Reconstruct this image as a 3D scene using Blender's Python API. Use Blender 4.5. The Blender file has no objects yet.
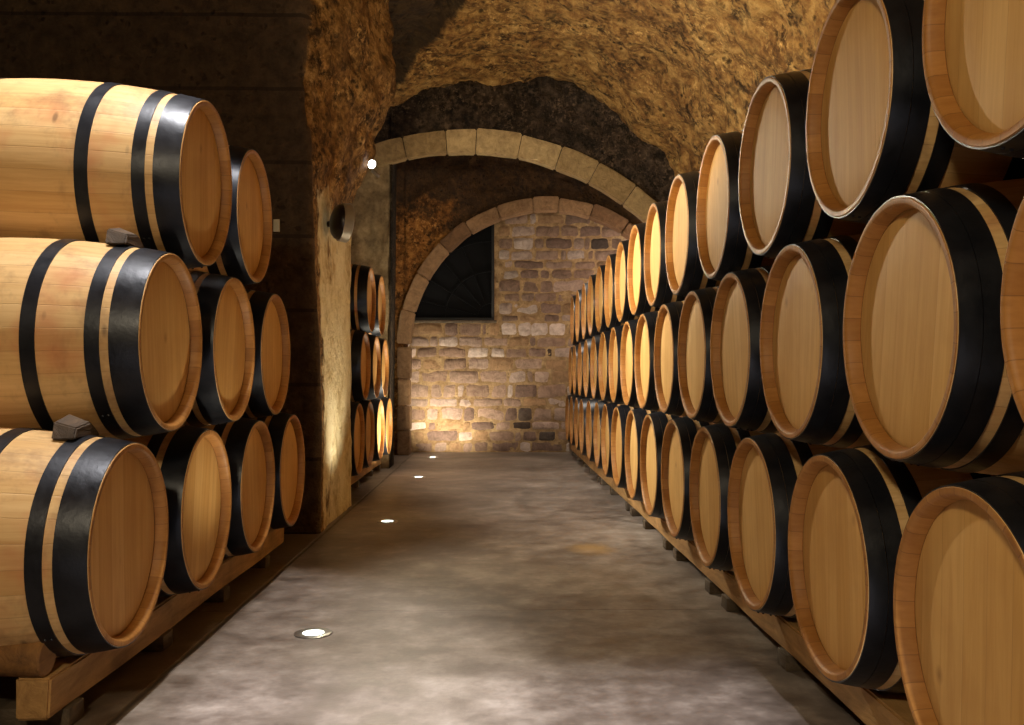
import bpy, bmesh, math, random
from mathutils import Vector, Matrix, noise
PI = math.pi
rnd = random.Random(7)
sc = bpy.context.scene
COL = sc.collection
H = 0.95            # camera height; heights below are measured from the floor

# ------------------------------------------------------------------ node helpers
class NB:
    def __init__(s, name, rough=0.6, metallic=0.0, spec=0.5):
        s.m = bpy.data.materials.new(name); s.m.use_nodes = True
        s.nt = s.m.node_tree; s.n = s.nt.nodes; s.l = s.nt.links
        s.b = s.n['Principled BSDF']
        s.b.inputs['Roughness'].default_value = rough
        s.b.inputs['Metallic'].default_value = metallic
        s.b.inputs['Specular IOR Level'].default_value = spec
    def link(s, a, b): s.l.new(a, b)
    def val(s, inp, v):
        if isinstance(v, bpy.types.NodeSocket): s.link(v, inp)
        else: inp.default_value = v
    def coord(s): return s.n.new('ShaderNodeTexCoord').outputs['Object']
    def geo(s): return s.n.new('ShaderNodeNewGeometry').outputs['Position']
    def orand(s): return s.n.new('ShaderNodeObjectInfo').outputs['Random']
    def sep(s, v):
        x = s.n.new('ShaderNodeSeparateXYZ'); s.link(v, x.inputs[0]); return x.outputs
    def comb(s, x, y, z):
        c = s.n.new('ShaderNodeCombineXYZ'); s.val(c.inputs[0], x); s.val(c.inputs[1], y); s.val(c.inputs[2], z); return c.outputs[0]
    def math(s, op, a, b=0.0, c=0.0, clamp=False):
        m = s.n.new('ShaderNodeMath'); m.operation = op; m.use_clamp = clamp
        s.val(m.inputs[0], a); s.val(m.inputs[1], b); s.val(m.inputs[2], c); return m.outputs[0]
    def vmul(s, v, k):
        m = s.n.new('ShaderNodeVectorMath'); m.operation = 'MULTIPLY'; s.link(v, m.inputs[0]); m.inputs[1].default_value = k; return m.outputs[0]
    def vadd(s, v, k):
        m = s.n.new('ShaderNodeVectorMath'); m.operation = 'ADD'; s.link(v, m.inputs[0]); s.val(m.inputs[1], k); return m.outputs[0]
    def noise(s, v, scale, detail=4, rough=0.6, dist=0.0):
        t = s.n.new('ShaderNodeTexNoise'); s.link(v, t.inputs['Vector'])
        t.inputs['Scale'].default_value = scale; t.inputs['Detail'].default_value = detail
        t.inputs['Roughness'].default_value = rough; t.inputs['Distortion'].default_value = dist
        return t.outputs['Fac']
    def white(s, v):
        t = s.n.new('ShaderNodeTexWhiteNoise'); t.noise_dimensions = '3D'; s.link(v, t.inputs['Vector']); return t.outputs['Value']
    def voro(s, v, scale, feature='F1'):
        t = s.n.new('ShaderNodeTexVoronoi'); t.feature = feature; s.link(v, t.inputs['Vector']); t.inputs['Scale'].default_value = scale
        return t.outputs['Distance']
    def ramp(s, f, stops):
        r = s.n.new('ShaderNodeValToRGB'); e = r.color_ramp.elements
        while len(e) < len(stops): e.new(0.5)
        for k, (p, c) in zip(e, stops):
            k.position = p; k.color = (c, c, c, 1) if isinstance(c, (int, float)) else (*c, 1)
        s.link(f, r.inputs[0]); return r.outputs[0]
    def mix(s, f, a, b, mode='MIX'):
        m = s.n.new('ShaderNodeMix'); m.data_type = 'RGBA'; m.blend_type = mode
        s.val(m.inputs[0], f)
        for i, v in ((6, a), (7, b)):
            if isinstance(v, tuple): m.inputs[i].default_value = (*v, 1)
            else: s.link(v, m.inputs[i])
        return m.outputs[2]
    def color(s, c):
        if isinstance(c, tuple): s.b.inputs['Base Color'].default_value = (*c, 1)
        else: s.link(c, s.b.inputs['Base Color'])
    def rough(s, f): s.link(f, s.b.inputs['Roughness'])
    def bump(s, f, dist=0.01, strength=1.0):
        b = s.n.new('ShaderNodeBump'); b.inputs['Distance'].default_value = dist; b.inputs['Strength'].default_value = strength
        s.link(f, b.inputs['Height']); s.link(b.outputs[0], s.b.inputs['Normal'])

def lin(r, g, b):
    f = lambda c: ((c/255+0.055)/1.055)**2.4 if c > 10 else c/255/12.92
    return (f(r), f(g), f(b))

# ------------------------------------------------------------------ materials
def m_head():
    k = NB('oak_head', 0.6, 0, 0.16)
    v = k.coord(); x, y, z = k.sep(v); r = k.orand()
    yy = k.math('ADD', y, k.math('MULTIPLY', r, 0.06))
    pl = k.math('DIVIDE', yy, 0.083); pid = k.math('FLOOR', pl); fr = k.math('FRACT', pl)
    tint = k.white(k.comb(pid, k.math('MULTIPLY', r, 37.0), 0.5))
    gv = k.comb(k.math('MULTIPLY', r, 50.0), k.math('MULTIPLY_ADD', pid, 3.7, k.math('MULTIPLY', y, 34.0)), k.math('MULTIPLY', z, 2.2))
    g = k.noise(gv, 1.0, 6, 0.65, 0.6)
    c = k.ramp(tint, [(0, lin(208, 164, 98)), (0.5, lin(214, 171, 106)), (1, lin(220, 179, 115))])
    gr = k.ramp(g, [(0.3, (0.80, 0.72, 0.62)), (0.6, (1, 1, 1))])
    c = k.mix(0.75, c, gr, 'MULTIPLY')
    blot = k.noise(k.vadd(v, k.comb(r, k.math('MULTIPLY', r, 9.0), r)), 5.0, 3)
    c = k.mix(k.ramp(blot, [(0.5, 0.0), (0.8, 0.35)]), c, lin(176, 128, 72))
    knot = k.voro(k.vadd(k.vmul(v, (0, 1, 0.8)), k.comb(0, k.math('MULTIPLY', r, 21.0), k.math('MULTIPLY', r, 13.0))), 5.0)
    c = k.mix(k.ramp(knot, [(0.0, 0.65), (0.05, 0.25), (0.09, 0.0)]), c, lin(128, 82, 42))
    ob = k.ramp(r, [(0.0, (0.93, 0.86, 0.76)), (1.0, (1.0, 1.0, 1.0))])
    c = k.mix(1.0, c, ob, 'MULTIPLY')
    seam = k.math('ABSOLUTE', k.math('SUBTRACT', fr, 0.5))
    sm = k.ramp(seam, [(0.488, 0.0), (0.5, 0.35)])
    c = k.mix(sm, c, lin(140, 98, 52))
    k.color(c); k.bump(k.math('SUBTRACT', k.math('MULTIPLY', g, 0.25), sm), 0.0015)
    return k.m
def m_stave():
    k = NB('oak_stave', 0.48, 0, 0.4)
    v = k.coord(); x, y, z = k.sep(v); r = k.orand()
    a = k.math('MULTIPLY', k.math('ARCTAN2', z, y), 30/(2*PI)); aid = k.math('FLOOR', a); fr = k.math('FRACT', a)
    tint = k.white(k.comb(aid, k.math('MULTIPLY', r, 17.0), 0.5))
    gv = k.comb(k.math('MULTIPLY', x, 3.0), k.math('MULTIPLY', a, 3.5), k.math('MULTIPLY', r, 50.0))
    g = k.noise(gv, 1.0, 6, 0.65, 0.5)
    c = k.ramp(tint, [(0, lin(206, 166, 110)), (1, lin(220, 184, 132))])
    c = k.mix(0.8, c, k.ramp(g, [(0.3, (0.78, 0.68, 0.56)), (0.62, (1, 1, 1))]), 'MULTIPLY')
    st = k.noise(k.vadd(k.vmul(v, (3.0, 5.0, 1.6)), k.comb(k.math('MULTIPLY', r, 13.0), 0, 0)), 1.4, 5, 0.7)
    c = k.mix(k.ramp(st, [(0.50, 0.0), (0.68, 0.7)]), c, lin(132, 98, 66))
    st2 = k.noise(k.vadd(v, k.comb(k.math('MULTIPLY', r, 31.0), 4.0, 0)), 4.0, 3, 0.6)
    c = k.mix(k.ramp(st2, [(0.54, 0.0), (0.70, 0.5)]), c, lin(190, 108, 66))
    mk = k.voro(k.vadd(k.vmul(v, (2.4, 1, 1)), k.comb(k.math('MULTIPLY', r, 11.0), 2.0, 0)), 4.2)
    c = k.mix(k.ramp(mk, [(0.05, 0.55), (0.11, 0.0)]), c, lin(60, 44, 34))
    seam = k.math('ABSOLUTE', k.math('SUBTRACT', fr, 0.5))
    sm = k.ramp(seam, [(0.475, 0.0), (0.5, 0.32)])
    c = k.mix(sm, c, lin(112, 74, 40))
    k.color(c); k.bump(k.math('SUBTRACT', k.math('MULTIPLY', g, 0.3), sm), 0.0015)
    return k.m
def m_chime():
    k = NB('toasted_oak_chime', 0.5, 0, 0.3)
    v = k.coord(); x, y, z = k.sep(v); r = k.orand()
    a = k.math('MULTIPLY', k.math('ARCTAN2', z, y), 30/(2*PI)); aid = k.math('FLOOR', a); fr = k.math('FRACT', a)
    tint = k.white(k.comb(aid, k.math('MULTIPLY', r, 17.0), 0.5))
    g = k.noise(k.comb(k.math('MULTIPLY', x, 20.0), k.math('MULTIPLY', a, 4.0), k.math('MULTIPLY', r, 50.0)), 1.0, 5)
    c = k.ramp(tint, [(0, lin(156, 106, 52)), (1, lin(178, 126, 66))])
    c = k.mix(0.7, c, k.ramp(g, [(0.3, (0.72, 0.64, 0.55)), (0.65, (1, 1, 1))]), 'MULTIPLY')
    seam = k.math('ABSOLUTE', k.math('SUBTRACT', fr, 0.5))
    c = k.mix(k.ramp(seam, [(0.47, 0.0), (0.5, 0.6)]), c, lin(84, 50, 26))
    k.color(c); k.bump(g, 0.001)
    return k.m
def m_hoop():
    k = NB('black_steel_hoop', 0.34, 0.55)
    v = k.coord()
    n = k.noise(v, 9.0, 5, 0.65)
    k.color(k.ramp(n, [(0.3, (0.010, 0.011, 0.016)), (0.7, (0.024, 0.025, 0.032))]))
    k.rough(k.ramp(n, [(0.3, 0.28), (0.7, 0.46)])); k.bump(k.noise(v, 60.0, 3), 0.0006)
    return k.m
def m_timber(name, a, b, rough=0.75):
    k = NB(name, rough)
    v = k.coord()
    g = k.noise(k.vmul(v, (14.0, 2.0, 14.0)), 1.2, 6, 0.7, 0.8)
    s = k.noise(v, 3.0, 4)
    c = k.mix(k.ramp(g, [(0.3, 1.0), (0.65, 0.0)]), a, b)
    c = k.mix(k.ramp(s, [(0.5, 0.0), (0.7, 0.6)]), c, tuple(t*0.45 for t in b))
    k.color(c); k.bump(g, 0.006)
    return k.m
def m_rock(name, stops, pit=0.85, bump=0.035, sc_=1.0, streak=None, fleck=1.0):
    k = NB(name, 0.9, 0, 0.25)
    v = k.geo()
    big = k.noise(v, 1.3*sc_, 4, 0.6)
    med = k.noise(v, 8.0*sc_, 5, 0.68)
    fine = k.noise(v, 26.0*sc_, 6, 0.75)
    f = k.math('ADD', k.math('MULTIPLY', med, 0.6), k.math('ADD', k.math('MULTIPLY', big, 0.25), k.math('MULTIPLY', fine, 0.15)))
    c = k.ramp(f, stops)
    ho = k.voro(k.vadd(v, k.comb(k.math('MULTIPLY', med, 0.12), k.math('MULTIPLY', fine, 0.10), 0.0)), 13.0*sc_)
    pits = k.ramp(ho, [(0.10, 1.0), (0.30, 0.0)])
    gate = k.ramp(k.noise(v, 4.0*sc_, 4, 0.7), [(0.42, 0.0), (0.56, 1.0)])
    pitm = k.math('MULTIPLY', pits, gate)
    c = k.mix(k.math('MULTIPLY', pitm, pit), c, (0.012, 0.007, 0.004))
    g1 = k.ramp(k.noise(k.vadd(v, (2.0, 9.0, 4.0)), 2.6*sc_, 4, 0.6), [(0.42, 0.12), (0.6, 1.0)])
    lt = k.math('MULTIPLY', k.ramp(k.noise(v, 22.0*sc_, 8, 0.75), [(0.52, 0.0), (0.66, 0.75*fleck)]), g1)
    g2 = k.ramp(k.noise(k.vadd(v, (5.0, 1.0, 8.0)), 3.4*sc_, 4, 0.6), [(0.40, 0.15), (0.58, 1.0)])
    dk0 = k.math('MULTIPLY', k.ramp(k.noise(k.vadd(v, (7.0, 3.0, 1.0)), 11.0*sc_, 7, 0.7), [(0.46, 0.0), (0.58, 0.95*fleck)]), g2)
    c = k.mix(dk0, c, tuple(t*0.5 for t in stops[0][1]))
    c = k.mix(lt, c, tuple(min(1, t*1.6) for t in stops[-1][1]))
    if streak: c = streak(k, v, c, med, fine)
    h = k.math('ADD', k.math('MULTIPLY', med, 1.0), k.math('MULTIPLY', fine, 0.35))
    h = k.math('SUBTRACT', h, k.math('MULTIPLY', pitm, 0.45))
    k.color(c); k.bump(h, bump)
    return k.m
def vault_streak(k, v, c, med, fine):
    # darker rock patch left of the crown
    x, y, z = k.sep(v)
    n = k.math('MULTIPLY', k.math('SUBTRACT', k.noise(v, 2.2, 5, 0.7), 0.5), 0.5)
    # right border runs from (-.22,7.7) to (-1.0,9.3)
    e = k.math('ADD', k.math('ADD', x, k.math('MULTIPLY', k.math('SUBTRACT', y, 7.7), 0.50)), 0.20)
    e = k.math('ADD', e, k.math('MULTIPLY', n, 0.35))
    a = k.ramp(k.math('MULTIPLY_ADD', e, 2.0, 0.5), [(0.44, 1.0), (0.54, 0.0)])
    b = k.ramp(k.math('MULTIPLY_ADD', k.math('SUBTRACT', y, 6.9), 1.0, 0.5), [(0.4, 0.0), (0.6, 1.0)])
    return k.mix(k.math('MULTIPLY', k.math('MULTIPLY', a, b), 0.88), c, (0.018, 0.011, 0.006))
def far_shade(k, v, c, med, fine):
    # painted shade over the crown of the far arch, ragged towards the left haunch
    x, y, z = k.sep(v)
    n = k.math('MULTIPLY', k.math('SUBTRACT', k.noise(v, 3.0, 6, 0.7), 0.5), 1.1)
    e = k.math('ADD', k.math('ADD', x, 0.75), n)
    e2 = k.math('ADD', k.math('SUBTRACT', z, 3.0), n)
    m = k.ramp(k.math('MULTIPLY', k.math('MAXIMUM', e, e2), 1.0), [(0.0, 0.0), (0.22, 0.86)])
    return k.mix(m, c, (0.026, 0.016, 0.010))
def pier_streak(k, v, c, med, fine):
    # lime plaster left on the lower two metres of the pier, with bare patches
    x, y, z = k.sep(v)
    w = k.noise(v, 3.2, 6, 0.7)
    e = k.math('ADD', k.math('SUBTRACT', 2.14, z), k.math('MULTIPLY', k.math('SUBTRACT', w, 0.5), 0.55))
    low = k.ramp(k.math('ADD', e, 0.5), [(0.47, 0.0), (0.53, 1.0)])
    patch = k.ramp(k.noise(k.vadd(k.vmul(v, (1.0, 1.0, 0.5)), (3.1, 0, 0.4)), 2.8, 6, 0.65), [(0.33, 0.0), (0.40, 1.0)])
    # only on the aisle side and a ragged strip at the corner
    cx = k.ramp(k.math('ADD', k.math('MULTIPLY', k.math('SUBTRACT', y, 5.74), 1.0), k.math('MULTIPLY', k.math('SUBTRACT', w, 0.5), 0.5)), [(0.0, 0.0), (0.05, 1.0)])
    f = k.math('MULTIPLY', k.math('MULTIPLY', low, patch), cx)
    pc = k.ramp(k.noise(v, 5.0, 6, 0.7), [(0.3, lin(178, 152, 104)), (0.5, lin(224, 208, 166)), (0.8, lin(240, 230, 200))])
    # the wall's camera side is dark brown squared stone
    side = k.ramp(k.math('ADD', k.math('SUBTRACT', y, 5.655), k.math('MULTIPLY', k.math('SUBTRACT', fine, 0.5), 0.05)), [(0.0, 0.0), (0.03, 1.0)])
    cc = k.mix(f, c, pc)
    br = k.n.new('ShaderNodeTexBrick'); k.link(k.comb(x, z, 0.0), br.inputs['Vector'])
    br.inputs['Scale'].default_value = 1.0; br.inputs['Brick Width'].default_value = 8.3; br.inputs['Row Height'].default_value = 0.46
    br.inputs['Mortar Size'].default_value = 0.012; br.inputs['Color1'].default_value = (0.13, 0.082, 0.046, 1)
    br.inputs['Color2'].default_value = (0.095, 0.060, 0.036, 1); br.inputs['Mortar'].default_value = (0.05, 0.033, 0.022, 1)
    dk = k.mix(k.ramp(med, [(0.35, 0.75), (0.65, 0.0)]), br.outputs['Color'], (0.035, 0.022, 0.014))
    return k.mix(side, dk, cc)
def m_floor():
    k = NB('worn_concrete', 0.55, 0, 0.4)
    v = k.geo(); x, y, z = k.sep(v)
    a = k.noise(k.vadd(v, (4.3, 0.6, 0)), 1.1, 5, 0.65, 0.1); b = k.noise(v, 6.5, 10, 0.66, 0.0); f = k.noise(v, 34.0, 5, 0.7)
    t = k.math('ADD', k.math('MULTIPLY', a, 0.5), k.math('MULTIPLY', b, 0.5))
    c = k.ramp(t, [(0.36, lin(80, 69, 62)), (0.46, lin(110, 98, 90)), (0.54, lin(138, 126, 117)), (0.68, lin(178, 167, 158))])
    c = k.mix(0.30, c, k.ramp(f, [(0.3, (0.6, 0.56, 0.5)), (0.6, (1, 1, 1))]), 'MULTIPLY')
    # ochre spill
    def spot(cx, cy, sx, sy, r0, r1):
        dx = k.math('DIVIDE', k.math('SUBTRACT', x, cx), sx); dy = k.math('DIVIDE', k.math('SUBTRACT', y, cy), sy)
        d = k.math('SQRT', k.math('ADD', k.math('MULTIPLY', dx, dx), k.math('MULTIPLY', dy, dy)))
        d = k.math('ADD', d, k.math('MULTIPLY', k.math('SUBTRACT', k.noise(v, 9.0, 5), 0.5), 0.9))
        return k.ramp(d, [(r0, 1.0), (r1, 0.0)])
    c = k.mix(k.math('MULTIPLY', spot(0.53, 5.1, 0.16, 0.22, 0.3, 1.0), 0.4), c, lin(196, 156, 84))
    # saw-cut joints
    def joint(s, at, w):
        d = k.math('ABSOLUTE', k.math('SUBTRACT', k.math('ADD', s, k.math('MULTIPLY', k.math('SUBTRACT', b, 0.5), 0.01)), at))
        return k.ramp(d, [(w*0.4, 1.0), (w, 0.0)])
    j = k.math('MAXIMUM', joint(x, -1.07, 0.012), k.math('MULTIPLY', joint(y, 3.75, 0.007), 0.3))
    c = k.mix(k.math('MULTIPLY', j, 0.7), c, lin(52, 42, 34))
    # dirtier strip under the left bay, plus painted shade fading into the aisle
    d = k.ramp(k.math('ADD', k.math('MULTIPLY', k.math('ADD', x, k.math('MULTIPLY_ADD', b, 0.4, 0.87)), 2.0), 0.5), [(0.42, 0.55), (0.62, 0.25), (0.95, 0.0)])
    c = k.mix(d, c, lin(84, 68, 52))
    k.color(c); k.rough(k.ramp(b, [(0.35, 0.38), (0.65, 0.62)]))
    k.bump(k.math('SUBTRACT', k.math('ADD', k.math('MULTIPLY', b, 0.6), k.math('MULTIPLY', f, 0.12)), j), 0.006)
    return k.m
def m_attr_stone(name):
    k = NB(name, 0.85, 0, 0.3)
    at = k.n.new('ShaderNodeAttribute'); at.attribute_name = 'tint'
    v = k.geo()
    n = k.noise(v, 11.0, 8, 0.75, 0.5); f = k.noise(v, 45.0, 5, 0.7)
    c = k.mix(0.85, at.outputs['Color'], k.ramp(n, [(0.3, (0.42, 0.38, 0.36)), (0.62, (1.12, 1.1, 1.08))]), 'MULTIPLY')
    k.color(c); k.bump(k.math('ADD', n, k.math('MULTIPLY', f, 0.25)), 0.025)
    return k.m
def simple(name, c, rough=0.5, metallic=0.0, nscale=20, var=0.25):
    k = NB(name, rough, metallic)
    n = k.noise(k.coord(), nscale, 4)
    k.color(k.mix(k.ramp(n, [(0.3, 1.0), (0.7, 0.0)]), c, tuple(t*(1-var) for t in c)))
    return k.m
def m_emit(name, c, s):
    k = NB(name, 0.3); k.color((0.8, 0.8, 0.8))
    k.b.inputs['Emission Color'].default_value = (*c, 1); k.b.inputs['Emission Strength'].default_value = s
    return k.m

HEAD, STAVE, CHIME, HOOP = m_head(), m_stave(), m_chime(), m_hoop()
RAIL = m_timber('aged_timber', lin(196, 152, 94), lin(136, 98, 56))
FOOT = m_timber('grey_timber', lin(104, 88, 70), lin(62, 50, 38))
CHOCK = m_timber('dark_wedge_wood', lin(96, 74, 52), lin(52, 40, 30))
LOG = m_timber('log_wood', lin(158, 112, 60), lin(92, 60, 30))
ROCK = m_rock('vault_rock', [(0.36, lin(66, 42, 20)), (0.46, lin(122, 84, 42)), (0.54, lin(158, 118, 64)), (0.64, lin(186, 148, 88))], streak=vault_streak)
PIER = m_rock('pier_rock', [(0.36, lin(56, 38, 20)), (0.46, lin(108, 78, 42)), (0.54, lin(148, 112, 64)), (0.64, lin(188, 152, 98))], streak=pier_streak, bump=0.035, sc_=1.2)
SHADEROCK = m_rock('shade_toned_rubble', [(0.36, (0.010, 0.006, 0.004)), (0.48, (0.026, 0.016, 0.010)), (0.58, (0.070, 0.045, 0.027)), (0.68, (0.15, 0.10, 0.06))], pit=0.9)  # shade above the near arch is put into this dark rubble colour
DARKW = m_rock('dark_wall_rock', [(0.36, lin(34, 22, 14)), (0.5, lin(62, 42, 26)), (0.64, lin(96, 68, 42))])
BACKROCK = m_rock('ochre_rubble', [(0.36, lin(66, 38, 16)), (0.47, lin(124, 78, 34)), (0.56, lin(166, 112, 54)), (0.66, lin(196, 142, 78))], pit=0.9, sc_=1.1, streak=far_shade)
FLOOR = m_floor()
STONE = m_attr_stone('rubble_stone')
ASHLAR = m_attr_stone('dressed_arch_stone')
MORTAR = m_rock('lime_mortar', [(0.36, lin(104, 80, 56)), (0.5, lin(146, 118, 84)), (0.64, lin(176, 148, 110))], pit=0.3, bump=0.02, fleck=0.4)
JAMB = m_rock('grey_render', [(0.36, lin(98, 80, 56)), (0.5, lin(136, 114, 82)), (0.64, lin(164, 142, 108))], pit=0.25, bump=0.015, fleck=0.25)
IRON = simple('black_iron', (0.006, 0.005, 0.005), 0.7, 0.0)
GLASSDK = simple('dark_glass', (0.004, 0.004, 0.005), 0.7, 0.0); GLASSDK.node_tree.nodes['Principled BSDF'].inputs['Specular IOR Level'].default_value = 0.1
STEEL = simple('brushed_steel', (0.45, 0.44, 0.42), 0.32, 0.9)
GREYMET = simple('grey_lamp_metal', lin(150, 138, 120), 0.45, 0.3)
DARKMET = simple('dark_lamp_metal', lin(48, 42, 40), 0.3, 0.7)
PAPER = simple('paper', lin(214, 206, 182), 0.8, 0, 60, 0.08)
LENS = m_emit('lamp_lens_glow', (0.93, 0.95, 1.0), 26.0)
UPLENS = m_emit('uplight_glow', (0.90, 1.0, 0.90), 7.0)
FLLENS = m_emit('flood_glow', (1.0, 0.86, 0.62), 12.0)

# ------------------------------------------------------------------ mesh helpers
KEEP = set()
def link(name, bm, mats, parent=None, smooth=True):
    me = bpy.data.meshes.new(name)
    if id(bm) not in KEEP: bmesh.ops.recalc_face_normals(bm, faces=bm.faces)
    KEEP.discard(id(bm))
    bm.to_mesh(me); bm.free()
    for m in (mats if isinstance(mats, (list, tuple)) else [mats]): me.materials.append(m)
    if smooth:
        for p in me.polygons: p.use_smooth = True
    o = bpy.data.objects.new(name, me); COL.objects.link(o)
    if parent: o.parent = parent
    return o
def finish_smooth(o, ang=40):
    me = o.data
    for p in me.polygons: p.use_smooth = True
    bm = bmesh.new(); bm.from_mesh(me)
    for e in bm.edges:
        if len(e.link_faces) == 2 and e.calc_face_angle(0) > math.radians(ang): e.smooth = False
    bm.to_mesh(me); bm.free()
def tag(o, label=None, cat=None, group=None, kind=None):
    if label: o['label'] = label
    if cat: o['category'] = cat
    if group: o['group'] = group
    if kind: o['kind'] = kind
    return o
def struct(o, label=None):
    o['kind'] = 'structure'
    if label: o['label'] = label
    return o
def empty(name, loc, rz=0.0):
    o = bpy.data.objects.new(name, None); COL.objects.link(o); o.location = loc; o.rotation_euler = (0, 0, rz)
    o.empty_display_size = 0.1
    return o
def lathe(bm, prof, segs=72, mi=0, closed=False, cap=False):
    """profile of (x, r) turned round the X axis"""
    rings = []
    for x, r in prof:
        if r < 1e-6: rings.append([bm.verts.new((x, 0, 0))])
        else: rings.append([bm.verts.new((x, r*math.cos(2*PI*i/segs), r*math.sin(2*PI*i/segs))) for i in range(segs)])
    pairs = list(zip(rings, rings[1:])) + ([(rings[-1], rings[0])] if closed else [])
    for n, (a, b) in enumerate(pairs):
        m = mi[n] if isinstance(mi, (list, tuple)) else mi
        for i in range(segs):
            j = (i+1) % segs
            if len(a) == 1 and len(b) == 1: continue
            if len(a) == 1: f = bm.faces.new((a[0], b[i], b[j]))
            elif len(b) == 1: f = bm.faces.new((a[i], a[j], b[0]))
            else: f = bm.faces.new((a[i], a[j], b[j], b[i]))
            f.material_index = m
def box(bm, x0, x1, y0, y1, z0, z1, bev=0.0, seg=2, jit=0.0, cuts=0):
    vs = [bm.verts.new((x, y, z)) for x in (x0, x1) for y in (y0, y1) for z in (z0, z1)]
    q = [(0,1,3,2), (4,6,7,5), (0,4,5,1), (2,3,7,6), (0,2,6,4), (1,5,7,3)]
    fs = [bm.faces.new([vs[i] for i in f]) for f in q]
    es = list({e for f in fs for e in f.edges})
    if bev:
        r = bmesh.ops.bevel(bm, geom=es, offset=bev, segments=seg, affect='EDGES', profile=0.5)
    return vs
def fbm(p, o=4): return noise.fractal(p, 0.9, 2.1, o)

# ------------------------------------------------------------------ camera (fit to the photograph)
cam = bpy.data.cameras.new('camera'); cam.sensor_width = 36; cam.lens = 905.9/1024*36; cam.clip_start = 0.05
co = bpy.data.objects.new('camera', cam); COL.objects.link(co)
co.location = (0, 0, H); co.rotation_euler = (PI/2+0.0191, 0, -0.0171)
sc.camera = co

# ------------------------------------------------------------------ the barrel
L, RB, RH = 0.95, 0.3345, 0.2845
def rad(x): return RB-(RB-RH)*((x-L/2)/(L/2))**2       # x from the aisle-side end
def band(x0, x1, t=0.0026, lift=0.0006):
    n = 3; out = [(x0+(x1-x0)*i/n, rad(x0+(x1-x0)*i/n)+lift+t) for i in range(n+1)]
    inn = [(x, rad(x)-0.001) for x in (x1, x0)]
    return out+inn
def hoop_mesh(bands, rivet):
    bm = bmesh.new()
    for a, b in bands: lathe(bm, [(x-L/2, r) for x, r in band(a, b)], 80, 0, closed=True)
    for a, b in bands:
        for s in (0.3, 0.7):
            x = a+(b-a)*s; r = rad(x)+0.003
            M = Matrix.Rotation(rivet, 4, 'X') @ Matrix.Translation((x-L/2, 0, r)) 
            bmesh.ops.create_uvsphere(bm, u_segments=8, v_segments=5, radius=0.0045, matrix=M)
    return bm
def make_barrel(double):
    t = empty('wine_barrel', (0, 0, 0))
    bm = bmesh.new()
    prof = [(0.036, RH-0.024), (0.010, RH-0.020), (0.001, RH-0.0145), (0.0, RH-0.0125), (0.0, RH-0.0015), (0.0015, RH)]
    mi = [1]*5
    n = 26; xs = [0.006+(L-0.012)*i/n for i in range(n+1)]
    prof += [(x, rad(x)) for x in xs]; mi += [0]*(n+1)
    prof += [(L-0.0015, RH), (L, RH-0.0015), (L, RH-0.0125), (L-0.001, RH-0.0145), (L-0.010, RH-0.020), (L-0.036, RH-0.024)]; mi += [1]*6
    mi[len(mi)-6] = 0
    lathe(bm, [(x-L/2, r) for x, r in prof], 96, mi)
    parts = [link('staves', bm, [STAVE, CHIME], t)]
    for side in (0, 1):
        bm = bmesh.new(); x0 = 0.033; r = RH-0.0232
        pr = [(x0+0.001, 0.0), (x0, r*0.5), (x0, r-0.012), (x0+0.004, r), (x0+0.024, r), (x0+0.024, 0)]
        if side: pr = [(L-x, q) for x, q in pr]
        lathe(bm, [(x-L/2, q) for x, q in pr], 72)
        parts.append(link('barrel_head', bm, HEAD, t))
    spec = [('head_hoop', [(0.003, 0.043), (0.0445, 0.084)] if double else [(0.003, 0.084)]), ('quarter_hoop', [(0.109, 0.150)]), ('bilge_hoop', [(0.284, 0.326)])]
    for nm, bs in spec:
        for side in (0, 1):
            bb = [(L-b, L-a) for a, b in bs] if side else bs
            parts.append(link(nm, hoop_mesh(bb, 0.4+side+len(nm)*0.3), HOOP, t))
    for p in parts:
        p.location = (0, 0, RB+0.0)
        finish_smooth(p, 35)
    return t
LL, LR = 1.01, 0.95
L = LL; protoL = make_barrel(False)
L = LR; protoR = make_barrel(True)
for p, s in ((protoL, 'left'), (protoR, 'right')): p['fresh'] = 1
def put_barrel(src, face_x, y, zc, side, label, group, tilt=0.0, roll=None):
    if src.get('fresh'):
        r = src; del r['fresh']
    else:
        r = src.copy(); COL.objects.link(r)
        for ch in src.children:
            c = ch.copy(); COL.objects.link(c); c.parent = r
    r.location = (face_x+side*(LL if side < 0 else LR)/2, y, zc-RB)
    r.rotation_euler = (0, 0, (0 if side > 0 else PI)+tilt)
    roll = rnd.uniform(-0.16, 0.16) if roll is None else roll
    for ch in r.children: ch.rotation_euler = (roll, 0, 0)
    tag(r, label, 'barrel', group)
    return r
P = 0.70
ORD = ['nearest the camera', 'second from the camera', 'third from the camera', 'fourth from the camera', 'fifth from the camera', 'sixth from the camera',
       'seventh from the camera', 'eighth from the camera', 'ninth from the camera', 'tenth from the camera', 'fifth from the end wall', 'fourth from the end wall',
       'third from the end wall', 'second from the end wall', 'last before the end wall']
def rights():
    for nm, n, y0, z in (('bottom', 15, 11.454, 0.467), ('middle', 15, 11.07, 1.062), ('top', 14, 10.67, 1.652)):
        names = ORD[:10]+ORD[-(n-10):]
        for k in range(n):
            y = y0-P*(n-1)+P*k
            x = (0.846 if nm == 'bottom' else 0.857)+0.0036*y + rnd.uniform(-0.006, 0.006) + (0.010 if nm == 'top' and k < 4 else 0) + (0.010 if k == 0 and nm != 'bottom' else 0)
            yield nm, k, names[k], x, y, z
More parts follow.
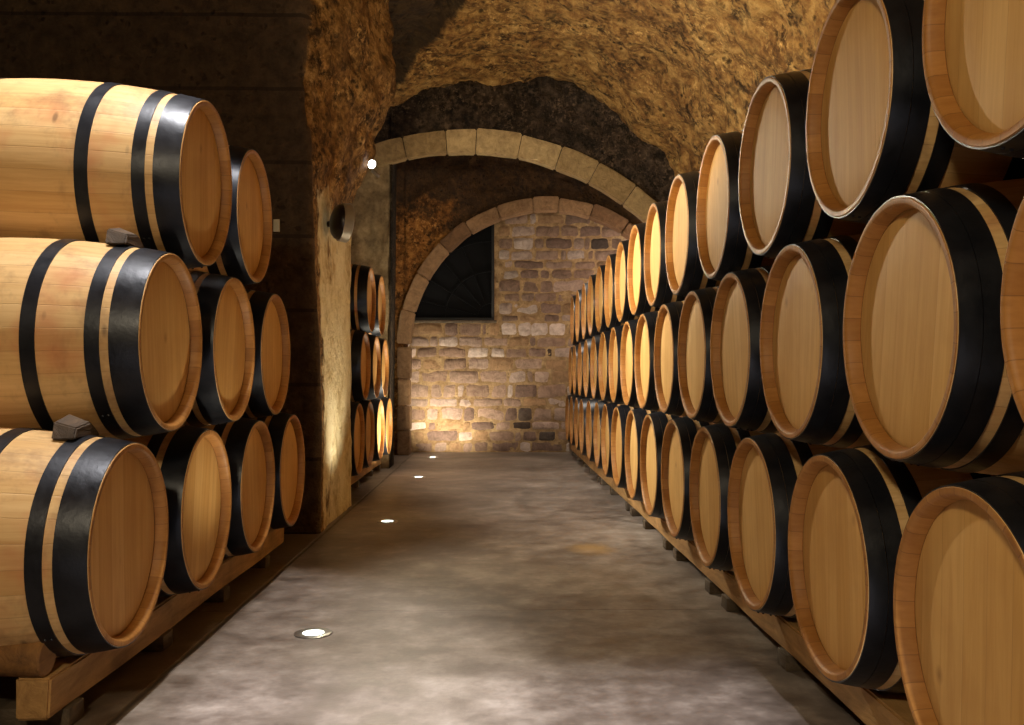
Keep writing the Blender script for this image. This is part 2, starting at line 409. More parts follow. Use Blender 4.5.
for nm, k, where, x, y, z in rights():
    extra = {('top', 0): 'oak wine barrel cut by the top right corner, top row of the right stack',
             ('middle', 0): 'oak wine barrel cut by the right edge, middle row of the right stack',
             ('bottom', 0): 'oak wine barrel filling the bottom right corner, bottom row of the right stack',
             ('top', 1): 'large oak wine barrel touching the top edge, top row of the right stack',
             ('middle', 1): 'largest fully visible oak barrel, middle row of the right stack'}.get((nm, k))
    put_barrel(protoR, x, y, z, 1, extra or 'oak wine barrel in the %s row of the right stack, %s' % (nm, where), 'oak barrels stacked along the right side', rnd.uniform(-0.008, 0.008))
O4 = ['nearest the camera', 'second from the camera', 'third from the camera', 'last before the pillar']
for nm, n, y0, z in (('bottom', 4, 2.634, 0.481), ('middle', 3, 2.952, 1.072), ('top', 2, 3.262, 1.662)):
    for k in range(n):
        y = y0+P*k; tl = 0.0
        if nm == 'top' and k == 0: lb = 'stained oak barrel on top of the left stack, pale worn crown'
        elif nm == 'middle' and k == 0: lb = 'stained oak barrel lying full length in the middle row of the left stack'
        elif nm == 'bottom' and k == 0: lb = 'oak barrel on the timber rail at the near end of the left stack'
        elif nm == 'top': lb = 'oak barrel on top of the left stack, beside the small white tag'
        else: lb = 'oak wine barrel in the %s row of the left stack, %s' % (nm, O4[k] if k < n-1 else 'last before the pillar')
        ob = put_barrel(protoL, -1.030-0.0046*y+rnd.uniform(-0.004, 0.004), y, z, -1, lb, 'oak barrels stacked in the near left bay', 0.0, roll=None)
        if nm == 'top' and k == 0:      # this cask is a little fatter and tips up towards the wall
            ob.scale = (1, 1.016, 1.016); ob.rotation_euler[1] = -0.040; ob.location.z += 0.006
for nm, n, y0, z in (('bottom', 4, 7.30, 0.475), ('middle', 3, 7.66, 1.068), ('top', 2, 8.03, 1.66)):
    for k in range(n):
        lb = 'oak barrel in the small stack behind the pillar, %s row, %s' % (nm, ['nearest the pillar', 'second from the pillar', 'third from the pillar', 'farthest from the pillar'][k])
        put_barrel(protoL, -1.10+rnd.uniform(-0.006, 0.006), y0+0.68*k, z, -1, lb, 'oak barrels stacked in the bay behind the pillar')

# ------------------------------------------------------------------ rails under the stacks
def rack(label, xf, side, y0, y1, ztop, feet, centres):
    t = empty('barrel_rack', (xf+side*0.35, (y0+y1)/2, 0))
    inv = Matrix.Translation(-t.location)
    def put(name, bm, m, sm=True):
        bmesh.ops.transform(bm, matrix=inv, verts=bm.verts)
        o = link(name, bm, m, t); finish_smooth(o, 30); return o
    for off in (0.0, 0.62):
        a, b = sorted((xf+side*off, xf+side*(off+0.09)))
        bm = bmesh.new(); n = max(2, int((y1-y0)/0.12))
        # a sawn beam with slightly wandering edges
        rows = []
        for i in range(n+1):
            y = y0+(y1-y0)*i/n
            j = lambda s: 0.006*noise.noise(Vector((s*3.1+off*5, y*1.7, side)))
            rows.append([bm.verts.new(p) for p in ((a+j(1), y, 0.052+j(2)), (b+j(3), y, 0.052+j(4)), (b+j(5), y, ztop-abs(j(6))), (a+j(7), y, ztop-abs(j(8))))])
        for r0, r1 in zip(rows, rows[1:]):
            for i in range(4): bm.faces.new((r0[i], r0[(i+1) % 4], r1[(i+1) % 4], r1[i]))
        bm.faces.new(rows[0][::-1]); bm.faces.new(rows[-1])
        bmesh.ops.recalc_face_normals(bm, faces=bm.faces)
        bmesh.ops.bevel(bm, geom=[e for e in bm.edges if e.calc_face_angle(0) > 0.9], offset=0.006, segments=2, affect='EDGES')
        put('rail', bm, RAIL)
    for f in feet:
        a, b = sorted((xf-side*0.012, xf+side*0.74))
        bm = bmesh.new(); box(bm, a, b, f-0.045, f+0.045, 0.0, 0.054, 0.004); put('foot', bm, FOOT)
    for c in centres:
        for s in (-1, 1):
            a, b = sorted((xf+side*0.012, xf+side*0.078))
            ya, yb = c+s*0.175, c+s*0.275
            bm = bmesh.new()
            za = ztop+0.03; zb = ztop+0.086
            v = [bm.verts.new(p) for x in (a, b) for p in ((x, ya, ztop-0.004), (x, yb, ztop-0.004), (x, yb, zb-0.012), (x, ya, za-0.012))]
            for q in ((0,1,2,3), (7,6,5,4), (0,4,5,1), (1,5,6,2), (2,6,7,3), (3,7,4,0)): bm.faces.new([v[i] for i in q])
            put('wedge', bm, RAIL)
    return tag(t, label, 'barrel rack')
rack('long timber rack carrying the barrels along the right side', 0.955, 1, 1.05, 11.83, 0.152,
     [1.3, 2.05, 3.0, 3.76, 4.06, 4.80, 5.10, 5.80, 6.35, 6.60, 7.50, 8.2, 8.5, 9.15, 9.9, 10.6, 11.3], [])
rack('worn timber rack under the barrels in the near left bay', -1.175, -1, 2.42, 5.05, 0.166, [2.55, 3.25, 3.95, 4.65], [])
rack('timber rack under the small barrel stack behind the pillar', -1.235, -1, 7.05, 9.72, 0.160, [7.2, 8.1, 9.0, 9.55], [])
# cross timber and metal plank at the near left corner
bm = bmesh.new(); box(bm, -0.42, 0.42, -0.045, 0.045, 0, 0.10, 0.006)
o = link('cross_timber', bm, RAIL); o.location = (-1.72, 2.25, 0.040); o.rotation_euler = (0, 0, 0); finish_smooth(o, 30)
tag(o, 'short brown cross timber in the bottom left corner, in front of the rack', 'timber')
bm = bmesh.new(); box(bm, -0.46, 0.46, -0.05, 0.05, 0, 0.038, 0.003)
o = link('grey_plank', bm, simple('grey_plank_paint', lin(120, 112, 100), 0.6)); o.location = (-1.64, 2.24, 0.0)
finish_smooth(o, 30); tag(o, 'flat grey plank on the floor in the bottom left corner', 'plank')
# log chock
bm = bmesh.new()
lathe(bm, [(-0.075, 0), (-0.075, 0.046), (-0.070, 0.050), (0.070, 0.051), (0.075, 0.046), (0.075, 0)], 24)
for v in bm.verts: v.co += Vector((0, 1, 1)).normalized()*0.004*noise.noise(v.co*20)
o = link('log_chock', bm, LOG); o.location = (-1.265, 2.44, 0.2165); finish_smooth(o, 40)
tag(o, 'short round log chocking the lowest barrel at bottom left', 'log')
# wedges between rows on the left
def wedge(loc, label, s=1.0):
    bm = bmesh.new()
    pts = [(-0.085, -0.004), (-0.07, 0.052), (0.02, 0.074), (0.062, 0.032), (0.085, -0.004)]
    a = [bm.verts.new((-0.028, y*s, z*s*0.9)) for y, z in pts]; b = [bm.verts.new((0.034, y*s+0.006, z*s*0.55)) for y, z in pts]
    bm.faces.new(a[::-1]); bm.faces.new(b)
    for i in range(5): bm.faces.new((a[i], a[(i+1) % 5], b[(i+1) % 5], b[i]))
    bmesh.ops.recalc_face_normals(bm, faces=bm.faces)
    bmesh.ops.bevel(bm, geom=list(bm.edges), offset=0.004, segments=2, affect='EDGES')
    o = link('wooden_wedge', bm, CHOCK); o.location = loc; finish_smooth(o, 30)
    tag(o, label, 'wedge', 'dark wedges between the left barrels')
wedge((-1.195, 2.925, 1.378), 'dark wooden wedge under the topmost near left barrel')
wedge((-1.205, 2.615, 0.787), 'dark wooden wedge between the middle and bottom near left barrels')

# ------------------------------------------------------------------ setting
def grid(nu, nv, fn, flip=False):
    bm = bmesh.new()
    V = [[bm.verts.new(fn(i/nu, j/nv)) for j in range(nv+1)] for i in range(nu+1)]
    for i in range(nu):
        for j in range(nv):
            q = (V[i][j], V[i+1][j], V[i+1][j+1], V[i][j+1])
            bm.faces.new(q[::-1] if flip else q)
    KEEP.add(id(bm))
    return bm
YB, YE = -1.7, 12.25
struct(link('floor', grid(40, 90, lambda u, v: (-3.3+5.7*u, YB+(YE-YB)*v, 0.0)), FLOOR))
VR, VZ = 2.30, H+0.95
def vault(u, v):
    y = YB+(YE-YB)*v
    aL = math.acos(-1.10/VR)
    if u < 0.72:
        a = aL*u/0.72; x, z = VR*math.cos(a), VZ+VR*math.sin(a); n = Vector((math.cos(a), 0, math.sin(a)))
    else:
        t = (u-0.72)/0.28; x = -1.10-2.2*t; z = VZ+VR*math.sin(aL)-0.55*t*t; n = Vector((0, 0, 1))
    p = Vector((x, y, z))
    d = 0.10*fbm(p*0.8, 3)+0.065*fbm(p*3.2+Vector((5, 0, 0)), 4)+0.022*fbm(p*11, 3)
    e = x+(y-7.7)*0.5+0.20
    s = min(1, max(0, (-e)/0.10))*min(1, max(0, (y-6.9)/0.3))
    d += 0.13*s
    return p+n*d
o = struct(link('ceiling', grid(150, 330, vault, True), ROCK))
def rough_plane(name, org, U, V_, nu, nv, mat, amp=0.03, flip=False, freq=2.5):
    U, V_ = Vector(U), Vector(V_); n = U.cross(V_).normalized()
    def f(u, v):
        p = Vector(org)+U*u+V_*v
        return p+n*(amp*fbm(p*freq, 4)+amp*0.35*fbm(p*freq*4, 3))
    return struct(link(name, grid(nu, nv, f, flip), mat))
rough_plane('wall_right', (2.34, YB, 0), (0, YE-YB, 0), (0, 0, 2.1), 160, 30, DARKW)
rough_plane('wall_left', (-3.25, YB, 0), (0, YE-YB, 0), (0, 0, 3.9), 120, 40, DARKW)
bm = bmesh.new()
yb = YB+0.05; DX0, DX1, DZ = -0.90, 0.82, 2.15
for x0, x1, z0, z1 in ((-3.4, DX0, 0, 4.4), (DX1, 2.6, 0, 4.4), (DX0, DX1, DZ, 4.4)):
    box(bm, x0, x1, yb-0.12, yb, z0, z1)
struct(link('wall_back', bm, DARKW, smooth=False), 'wall behind the camera with an open doorway')
bm = bmesh.new()
for x0, x1, z0, z1 in ((DX0-0.12, DX0, 0, DZ+0.12), (DX1, DX1+0.12, 0, DZ+0.12), (DX0, DX1, DZ, DZ+0.12)):
    box(bm, x0, x1, yb-0.13, yb+0.04, z0, z1, 0.006)
o = struct(link('trim_3', bm, FOOT), 'timber frame of the doorway behind the camera'); finish_smooth(o, 30)
# partition wall with the plastered pier end
TAB = [(0, -1.10), (1.9, -1.105), (2.24, -1.10), (2.55, -0.97), (2.78, -0.90), (3.12, -0.79), (3.27, -0.75), (3.6, -0.80), (3.9, -0.86), (4.4, -0.9)]
def xf(z):
    for (a, xa), (b, xb) in zip(TAB, TAB[1:]):
        if z <= b: return xa+(xb-xa)*(z-a)/(b-a)
    return TAB[-1][1]
Y1, Y2 = 5.62, 6.92
def partition():
    bm = bmesh.new(); NZ = 90
    rings = []
    for j in range(NZ+1):
        z = 4.3*j/NZ; X = xf(z); xn = -1.100-0.095*min(1, max(0, (z-1.2)/1.6))+0.008*math.sin(z*3)
        path = [(-3.3+(xn-0.02+3.3)*i/46, Y1) for i in range(47)]
        path += [(xn+0.005, Y1+0.02)]
        path += [(xn+(X-xn)*min(1, (i/28)*1.0)**0.8, Y1+0.03+(Y2-Y1-0.06)*i/28) for i in range(1, 29)]
        path += [(X-0.03, Y2)]+[(X-0.05-(X+3.25)*i/16, Y2+0.0) for i in range(1, 17)]
        row = []
        for x, y in path:
            p = Vector((x, y, z))
            amp = 0.03 if z > 2.15 else 0.012
            q = Vector((1, -0.5 if y < Y1+0.1 else 0.0, 0)) if y > Y1+0.015 else Vector((0, -0.5, 0))
            if z > 2.3: amp = 0.055
            if y < Y1+0.06: amp *= 0.45
            d = amp*(fbm(p*2.2, 4)+0.6*fbm(p*7, 4))
            row.append(bm.verts.new(p+q*d))
        rings.append(row)
    n = len(rings[0])
    for a, b in zip(rings, rings[1:]):
        for i in range(n-1): bm.faces.new((a[i], a[i+1], b[i+1], b[i]))
    KEEP.add(id(bm))
    return bm
struct(link('wall_partition', partition(), PIER), 'dark stone wall ending in a pale plastered pillar beside the aisle')

# arches: geometry of the two dressed rings
R1, C1 = 3.15, Vector((-0.335, 0, H-0.47)); T1 = 0.245; YA = 9.66
R2, C2 = 1.90, Vector((0.65, 0, H+0.415)); T2 = 0.165; YF = 11.44
def arch_wall(name, y, thick, x0, x1, lower, mat, amp, nx=110, nz=44, top=4.35):
    def f(u, v):
        x = x0+(x1-x0)*u; lo = lower(x); z = lo+(top-lo)*v
        p = Vector((x, y, z)); d = amp*fbm(p*2.6, 4)+amp*0.5*fbm(p*9, 3)
        return p+Vector((0, d, 0))
    bm = grid(nx, nz, f)
    bm.verts.ensure_lookup_table()
    low = [bm.verts[i*(nz+1)] for i in range(nx+1)]
    back = [bm.verts.new((v.co.x, y+thick, v.co.z)) for v in low]
    for i in range(nx): bm.faces.new((low[i+1], low[i], back[i], back[i+1]))
    tb = [bm.verts.new((v.co.x, y+thick, top)) for v in low]
    for i in range(nx): bm.faces.new((back[i+1], back[i], tb[i], tb[i+1]))
    return struct(link(name, bm, mat))
XJ = -1.135
def low1(x):
    if x < XJ: return -0.02
    r = R1-T1*0.5; return C1.z+math.sqrt(max(0.0, r*r-(x-C1.x)**2))
def low2(x):
    r = R2-T2*0.5
    if x < C2.x-r+0.0 or x > C2.x+r: return -0.02
    return C2.z+math.sqrt(max(0.0, r*r-(x-C2.x)**2))
arch_wall('wall_middle', YA+0.07, 0.45, -3.3, 2.55, low1, [SHADEROCK, JAMB], 0.05, 234)
# the jamb below the springing is rendered: material by height and side
me = bpy.data.objects['wall_middle'].data
for p in me.polygons:
    c = p.center
    if c.x < XJ+0.06 and c.z < 3.32 and p.normal.y < -0.3: p.material_index = 1
def back_stones(k): pass
arch_wall('wall_far', YF+0.06, 0.30, -1.75, 2.60, low2, BACKROCK, 0.05, 174)
rough_plane('wall_left_far', (-1.42, YA+0.45, 0), (0, 2.3, 0), (0, 0, 4.0), 24, 40, SHADEROCK)

def voussoir_ring(name, C, R, T, ya, yb, angs, legs, tints, label):
    bm = bmesh.new(); lay = bm.loops.layers.float_color.new('tint')
    def block(pts2, col):
        # pts2: outline (x,z) list; extruded ya..yb, bevelled and roughened
        f = [bm.verts.new((x, ya, z)) for x, z in pts2]; b = [bm.verts.new((x, yb, z)) for x, z in pts2]
        n = len(pts2); fs = [bm.faces.new(f), bm.faces.new(b[::-1])]
        for i in range(n): fs.append(bm.faces.new((f[i], b[i], b[(i+1) % n], f[(i+1) % n])))
        for q in fs:
            for l in q.loops: l[lay] = (*col, 1)
        return fs
    g = 0.004/R
    for a0, a1 in zip(angs, angs[1:]):
        col = tints(); n = 5; w = rnd.uniform(-0.012, 0.012)
        out = [(C.x+(R+w)*math.cos(a0+g+(a1-a0-2*g)*i/n), C.z+(R+w)*math.sin(a0+g+(a1-a0-2*g)*i/n)) for i in range(n+1)]
        inn = [(C.x+(R-T+w*0.3)*math.cos(a0+g+(a1-a0-2*g)*i/n), C.z+(R-T+w*0.3)*math.sin(a0+g+(a1-a0-2*g)*i/n)) for i in range(n, -1, -1)]
        block(out+inn, col)
    for x0, x1, z0, z1 in legs:
        z = z0
        while z < z1-0.01:
            h = min(rnd.uniform(0.28, 0.42), z1-z); h = z1-z if z1-z-h < 0.12 else h
            w = rnd.uniform(-0.01, 0.01)
            block([(x0-w, z+0.004), (x0-w, z+h-0.004), (x1+w, z+h-0.004), (x1+w, z+0.004)], tints()); z += h
    bmesh.ops.recalc_face_normals(bm, faces=bm.faces)
    es = [e for e in bm.edges if e.calc_face_angle(0) > 0.6]
    bmesh.ops.bevel(bm, geom=es, offset=0.012, segments=2, affect='EDGES')
    for v in bm.verts: v.co += 0.010*noise.noise_vector(v.co*5)
    o = struct(link(name, bm, ASHLAR), label); finish_smooth(o, 35)
    return o
def lerp3(a, b, t): return tuple(x+(y-x)*t for x, y in zip(a, b))
tint1 = lambda: lerp3(lin(150, 124, 84), lin(186, 160, 116), rnd.random())
tint2 = lambda: lerp3(lin(118, 88, 62), lin(166, 132, 98), rnd.random())
aL = math.acos((-1.33-C1.x)/(R1-0.1))
a = aL; A1 = [a]
for w in (0.115, 0.150, 0.105, 0.155, 0.145, 0.135, 0.15, 0.13, 0.16, 0.14, 0.15, 0.15, 0.1): a -= w; A1.append(a)
voussoir_ring('trim_1', C1, R1, T1, YA-0.02, YA+0.12, A1[::-1], [], tint1, 'wide dressed stone arch spanning the aisle')
A2 = [PI-0.02]
while A2[-1] > 0.12: A2.append(A2[-1]-rnd.uniform(0.17, 0.27))
A2.append(0.0)
voussoir_ring('trim_2', C2, R2, T2, YF-0.03, YF+0.20, A2[::-1], [(C2.x-R2, C2.x-R2+T2, 0.0, C2.z), (C2.x+R2-T2, C2.x+R2, 0.0, C2.z)], tint2, 'rounded stone arch in front of the end wall')

# end wall of coursed rubble
def end_wall():
    Y = 11.90
    bm = bmesh.new(); lay = bm.loops.layers.float_color.new('tint')
    pal = [lin(158, 132, 116), lin(168, 144, 130), lin(142, 116, 100), lin(184, 162, 150), lin(130, 106, 94), lin(156, 124, 92), lin(196, 178, 168)]
    wx0, wx1, wz0, wz1 = -1.14, -0.03, H+0.78, H+2.10
    z = 0.0
    while z < 3.5:
        h = rnd.uniform(0.10, 0.19) if z > 0.12 else 0.14
        x = -1.75-rnd.random()*0.2
        while x < 2.6:
            w = rnd.uniform(0.14, 0.44)
            if rnd.random() < 0.12: w = rnd.uniform(0.07, 0.12)
            gp = rnd.uniform(0.004, 0.010); xa, xb = x+gp, x+w-gp; za, zb = z+gp, z+h-gp
            x += w
            if xb > wx0-0.02 and xa < wx1+0.05 and zb > wz0-0.03 and za < wz1:
                if xa < wx0-0.12: xb = min(xb, wx0-0.03)
                elif xb > wx1+0.14: xa = max(xa, wx1+0.055)
                elif za < wz0-0.07: zb = wz0-0.035
                else: continue
            n = 12; m = max(2, int((xb-xa)/0.05)); k = 3
            col = rnd.choice(pal); t = rnd.uniform(0.8, 1.08); col = tuple(c*t for c in col)
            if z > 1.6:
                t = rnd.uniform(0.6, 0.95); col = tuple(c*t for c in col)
            if rnd.random() < 0.06: col = tuple(c*0.25 for c in col)
            prot = rnd.uniform(0.008, 0.024); cr = rnd.uniform(0.018, 0.035)
            nx, nz = max(4, int((xb-xa)/0.035)), 5
            seed = rnd.random()*50
            sk = rnd.uniform(-0.012, 0.012)
            V = []
            for i in range(nx+1):
                row = []
                for j in range(nz+1):
                    u, v = i/nx, j/nz
                    X = xa+(xb-xa)*u; Z = za+(zb-za)*v + sk*(u-0.5)
                    # round the corners in plan
                    ex = min(u, 1-u)*(xb-xa); ez = min(v, 1-v)*(zb-za)
                    edge = min(1, min(ex, ez)/cr)
                    if ex < cr and ez < cr:
                        q = (1-ex/cr)*(1-ez/cr)*cr*0.30
                        X += q*(1 if u < 0.5 else -1); Z += q*(1 if v < 0.5 else -1)
                    p = Vector((X, 0, Z))
                    d = prot*math.sqrt(max(0, 1-(1-edge)**2)) + 0.010*noise.noise(p*9+Vector((0, seed, 0)))*edge
                    wob = 0.016*noise.noise(Vector((X*8, seed, Z*8)))
                    row.append(bm.verts.new((X+wob, Y+0.004-d, Z+wob)))
                V.append(row)
            for i in range(nx):
                for j in range(nz):
                    f = bm.faces.new((V[i][j], V[i+1][j], V[i+1][j+1], V[i][j+1])); f.material_index = 0
                    for l in f.loops: l[lay] = (*col, 1)
        z += h
    # mortar backing with the window opening left out
    def patch(x0, x1, z0, z1):
        nx, nz = max(1, int((x1-x0)/0.06)), max(1, int((z1-z0)/0.06))
        V = [[bm.verts.new((x0+(x1-x0)*i/nx, Y+0.010*noise.noise(Vector((x0+(x1-x0)*i/nx, 3, z0+(z1-z0)*j/nz))*6), z0+(z1-z0)*j/nz)) for j in range(nz+1)] for i in range(nx+1)]
        for i in range(nx):
            for j in range(nz):
                f = bm.faces.new((V[i][j], V[i+1][j], V[i+1][j+1], V[i][j+1])); f.material_index = 1
    patch(-1.9, wx0, 0, 4.2); patch(wx1, 2.6, 0, 4.2); patch(wx0, wx1, 0, wz0); patch(wx0, wx1, wz1, 4.2)
    for q in (((wx1, Y, wz0), (wx1, Y+0.3, wz0), (wx1, Y+0.3, wz1), (wx1, Y, wz1)), ((wx0, Y, wz0), (wx0, Y, wz1), (wx0, Y+0.3, wz1), (wx0, Y+0.3, wz0)),
              ((wx0, Y, wz0), (wx0, Y+0.3, wz0), (wx1, Y+0.3, wz0), (wx1, Y, wz0)), ((wx0, Y, wz1), (wx1, Y, wz1), (wx1, Y+0.3, wz1), (wx0, Y+0.3, wz1))):
        f = bm.faces.new([bm.verts.new(p) for p in q]); f.material_index = 1
    KEEP.add(id(bm))
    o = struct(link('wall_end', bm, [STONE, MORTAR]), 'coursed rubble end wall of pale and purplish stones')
    # window
    w = empty('window_1', ((wx0+wx1)/2, Y+0.1, wz0)); struct(w, 'dark fan-ribbed window high in the end wall')
    inv = Matrix.Translation(-w.location)
    def part(name, bm, m):
        bmesh.ops.transform(bm, matrix=inv, verts=bm.verts); q = link(name, bm, m, w); finish_smooth(q, 30); return q
    b = bmesh.new()
    t = 0.035
    box(b, wx0, wx1, Y-0.03, Y+0.12, wz0, wz0+t, 0.004); box(b, wx0, wx1, Y-0.03, Y+0.12, wz1-t, wz1, 0.004)
    box(b, wx0, wx0+t, Y-0.03, Y+0.12, wz0+t, wz1-t, 0.004); box(b, wx1-t, wx1, Y-0.03, Y+0.12, wz0+t, wz1-t, 0.004)
    part('window_frame', b, IRON)
    b = bmesh.new(); box(b, wx0+t, wx1-t, Y+0.06, Y+0.07, wz0+t, wz1-t); part('pane', b, GLASSDK)
    b = bmesh.new()
    for adeg in (14, 32, 50, 68, 84):
        aa = math.radians(adeg); ln = 1.02
        c = Vector((wx1-t, 0, wz0+t)); d = Vector((-math.cos(aa), 0, math.sin(aa))); n = Vector((d.z, 0, -d.x))*0.008
        ps = [c+d*0.2+n, c+d*ln+n, c+d*ln-n, c+d*0.2-n]
        f0 = [b.verts.new((p.x, Y+0.03, p.z)) for p in ps]; f1 = [b.verts.new((p.x, Y+0.05, p.z)) for p in ps]
        b.faces.new(f0); b.faces.new(f1[::-1])
        for i in range(4): b.faces.new((f0[i], f1[i], f1[(i+1) % 4], f0[(i+1) % 4]))
    for rr in (0.2, 0.62, 1.02):
        pr = []
        for i in range(25):
            aa = PI/2*i/24
            pr.append([b.verts.new((wx1-t-(rr+q[0])*math.cos(aa), Y+q[1], wz0+t+(rr+q[0])*math.sin(aa))) for q in ((-0.01, 0.028), (0.01, 0.028), (0.01, 0.052), (-0.01, 0.052))])
        for r0, r1 in zip(pr, pr[1:]):
            for i in range(4): b.faces.new((r0[i], r0[(i+1) % 4], r1[(i+1) % 4], r1[i]))
    part('fan_bar', b, GLASSDK)
    b = bmesh.new(); box(b, wx0-0.04, wx1+0.03, Y-0.055, Y+0.1, wz0-0.035, wz0, 0.006); part('window_sill', b, FOOT)
end_wall()

# ------------------------------------------------------------------ fixtures
# recessed floor uplights
UP = [(-0.685, 3.42, 'nearest to the camera'), (-0.73, 6.10, 'beside the plastered pillar'), (-0.76, 8.87, 'beside the small barrel stack'), (-0.78, 11.12, 'farthest, at the foot of the end wall')]
def uplight():
    t = empty('floor_uplight', (0, 0, 0))
    def zl(bm, prof, segs=40):
        lathe(bm, [(z, r) for r, z in prof], segs); bmesh.ops.rotate(bm, verts=bm.verts, matrix=Matrix.Rotation(-PI/2, 3, 'Y'))
    bm = bmesh.new(); zl(bm, [(0.040, 0.001), (0.040, 0.005), (0.066, 0.0055), (0.070, 0.004), (0.071, 0.0005)]); finish_smooth(link('rim', bm, STEEL, t), 30)
    bm = bmesh.new(); zl(bm, [(0.0, 0.004), (0.026, 0.0038), (0.038, 0.003), (0.040, 0.002)]); finish_smooth(link('lens', bm, UPLENS, t), 50)
    return t
u0 = uplight()
for i, (x, y, w) in enumerate(UP):
    if i == 0: r = u0
    else:
        r = u0.copy(); COL.objects.link(r)
        for ch in u0.children: c = ch.copy(); COL.objects.link(c); c.parent = r
    r.location = (x, y, 0)
    tag(r, 'glowing round uplight set in the floor, '+w, 'floor light', 'round uplights set along the floor')
# small spotlight at the pier corner
t = empty('spotlight', (-0.985, 6.90, 2.60))
def axis_obj(name, prof, mat, parent, loc, direction, segs=32):
    bm = bmesh.new(); lathe(bm, prof, segs)
    q = Vector((1, 0, 0)).rotation_difference(Vector(direction)).to_matrix().to_4x4()
    bmesh.ops.transform(bm, matrix=Matrix.Translation(loc) @ q, verts=bm.verts)
    o = link(name, bm, mat, parent); finish_smooth(o, 35); return o
dS = Vector((0.55, -0.70, -0.45)).normalized()
axis_obj('lamp_housing', [(-0.07, 0), (-0.07, 0.022), (-0.055, 0.030), (0.035, 0.036), (0.038, 0.033), (0.030, 0.031), (0.030, 0)], GREYMET, t, (0.02, -0.02, 0.0), dS)
axis_obj('lens', [(0.031, 0.0305), (0.035, 0.02), (0.037, 0)], LENS, t, (0.02, -0.02, 0.0), dS)
axis_obj('bracket', [(0, 0), (0, 0.008), (0.12, 0.008), (0.12, 0)], STEEL, t, (0.02, -0.02, -0.01), Vector((-0.7, 0.5, -0.35)).normalized())
axis_obj('arm', [(0, 0), (0, 0.012), (0.075, 0.012), (0.075, 0)], STEEL, t, (0.03, 0.03, -0.045), Vector((0.6, -0.1, -0.55)).normalized())
tag(t, 'small lit spotlight at the top of the plastered pillar', 'spotlight')
# round flood lamp on the pier side
dF = Vector((0.90, 0.42, -0.08)).normalized()
t = empty('flood_lamp', (-1.105, 6.00, 1.995))
axis_obj('lamp_housing', [(-0.060, 0), (-0.058, 0.05), (-0.045, 0.088), (-0.024, 0.112), (0.0, 0.118), (0.0, 0.0)], DARKMET, t, (0.068, 0.0, 0), dF, 48)
axis_obj('rim', [(0.0, 0.112), (0.0, 0.126), (0.058, 0.130), (0.062, 0.125), (0.050, 0.113), (0.0, 0.112)], GREYMET, t, (0.068, 0.0, 0), dF, 48)
axis_obj('lens', [(0.030, 0.114), (0.036, 0.07), (0.038, 0)], FLLENS, t, (0.068, 0.0, 0), dF, 48)
axis_obj('bracket', [(0.0, 0), (0.0, 0.02), (0.12, 0.02), (0.12, 0)], DARKMET, t, (0.05, 0.02, 0.0), Vector((-0.75, 0.66, 0)))
tag(t, 'round grey flood lamp fixed to the side of the plastered pillar', 'wall lamp')
# small white tag on the dark wall
bm = bmesh.new(); box(bm, -0.019, 0.019, -0.005, 0.012, -0.038, 0.038, 0.002)
o = link('wall_tag', bm, PAPER); o.location = (-1.355, 5.585, H+0.95); tag(o, 'small white rectangular tag on the dark wall left of the pillar', 'tag')

# ------------------------------------------------------------------ lights
def spot(name, loc, to, W, col, size=60, blend=0.5, r=0.05):
    l = bpy.data.lights.new(name, 'SPOT'); l.energy = W; l.color = col; l.spot_size = math.radians(size); l.spot_blend = blend; l.shadow_soft_size = r
    o = bpy.data.objects.new(name, l); COL.objects.link(o); o.location = loc
    o.rotation_euler = (Vector(to)-Vector(loc)).to_track_quat('-Z', 'Y').to_euler(); return o
def point(name, loc, W, col, r=0.08):
    l = bpy.data.lights.new(name, 'POINT'); l.energy = W; l.color = col; l.shadow_soft_size = r
    o = bpy.data.objects.new(name, l); COL.objects.link(o); o.location = loc; return o
WARM = (1.0, 0.83, 0.53); NEUT = (1.0, 0.86, 0.66); COOL = (0.92, 0.92, 1.0)
for (x, y, w), e, to in zip(UP, (20, 50, 120, 130), ((-0.7, 3.5, 3), (-0.78, 6.25, 3), (-1.05, 9.75, 2.6), (-0.55, 11.9, 0.70))):
    spot('uplight_beam', (x, y, 0.03), to, e, (1.0, 0.90, 0.68), 105 if y != 8.87 else 145, 0.9, 0.04)
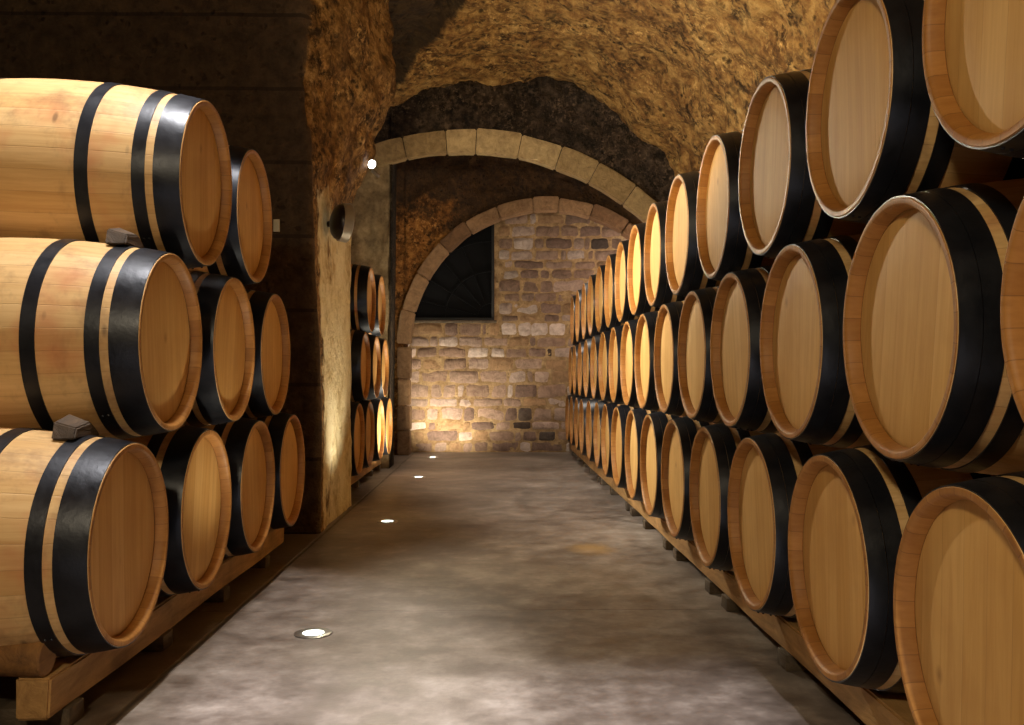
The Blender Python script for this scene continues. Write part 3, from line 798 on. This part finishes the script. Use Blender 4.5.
F = Vector((-1.105+0.068, 6.00, 1.995))+dF*0.085
spot('flood_beam', F, F+Vector((0.80, 0.25, -0.06)), 290, (1.0, 0.96, 0.84), 150, 0.7, 0.12)
S = Vector((-0.965, 6.88, 2.60))+dS*0.06
spot('spot_beam', S, (0.9, 4.5, 0.95), 240, (1.0, 0.88, 0.64), 70, 0.7, 0.04)
# unseen lamps over the left stack and far end; fill and washes are added
spot('vault_lamp_left', (-1.0, 2.70, 3.9), (-1.45, 2.85, 0.5), 470, (1.0, 0.97, 0.93), 52, 0.4, 0.05)
point('aisle_fill', (-0.78, -0.6, 2.45), 150, WARM, 0.15)  # unseen fill added to brighten the near barrels
point('far_lamp', (2.0, 11.1, 2.1), 40, (1.0, 0.84, 0.72), 0.1)
spot('far_aisle_lamp', (0.35, 9.6, 3.3), (0.55, 9.9, 0), 170, (1.0, 0.90, 0.74), 95, 0.7, 0.1)
spot('arch_wash', (1.75, 4.2, 2.6), (-1.1, 9.7, 2.8), 260, (1.0, 0.86, 0.66), 30, 0.6, 0.08)  # unseen spot added to brighten the arch and its jamb
spot('vault_wash', (-0.6, 2.6, 2.3), (1.5, 6.0, 3.5), 360, (1.0, 0.80, 0.46), 90, 0.8, 0.1)  # unseen spot added to brighten the right side of the vault
l = bpy.data.lights.new('sun', 'SUN'); l.energy = 9.0; l.color = (0.95, 0.95, 1.0); l.angle = math.radians(2.5)
o = bpy.data.objects.new('sun', l); COL.objects.link(o); o.location = (0, -4, 4)
o.rotation_euler = Vector((0.0, 1.0, -0.46)).to_track_quat('-Z', 'Y').to_euler()

w = bpy.data.worlds.new('world'); sc.world = w; w.use_nodes = True
w.node_tree.nodes['Background'].inputs[0].default_value = (1.0, 0.7, 0.42, 1); w.node_tree.nodes['Background'].inputs[1].default_value = 0.02

sc.view_settings.view_transform = 'Standard'; sc.view_settings.look = 'None'
sc.view_settings.gamma = 1.0; sc.view_settings.exposure = 0.15; sc.view_settings.use_curve_mapping = False
sc.cycles.use_denoising = True
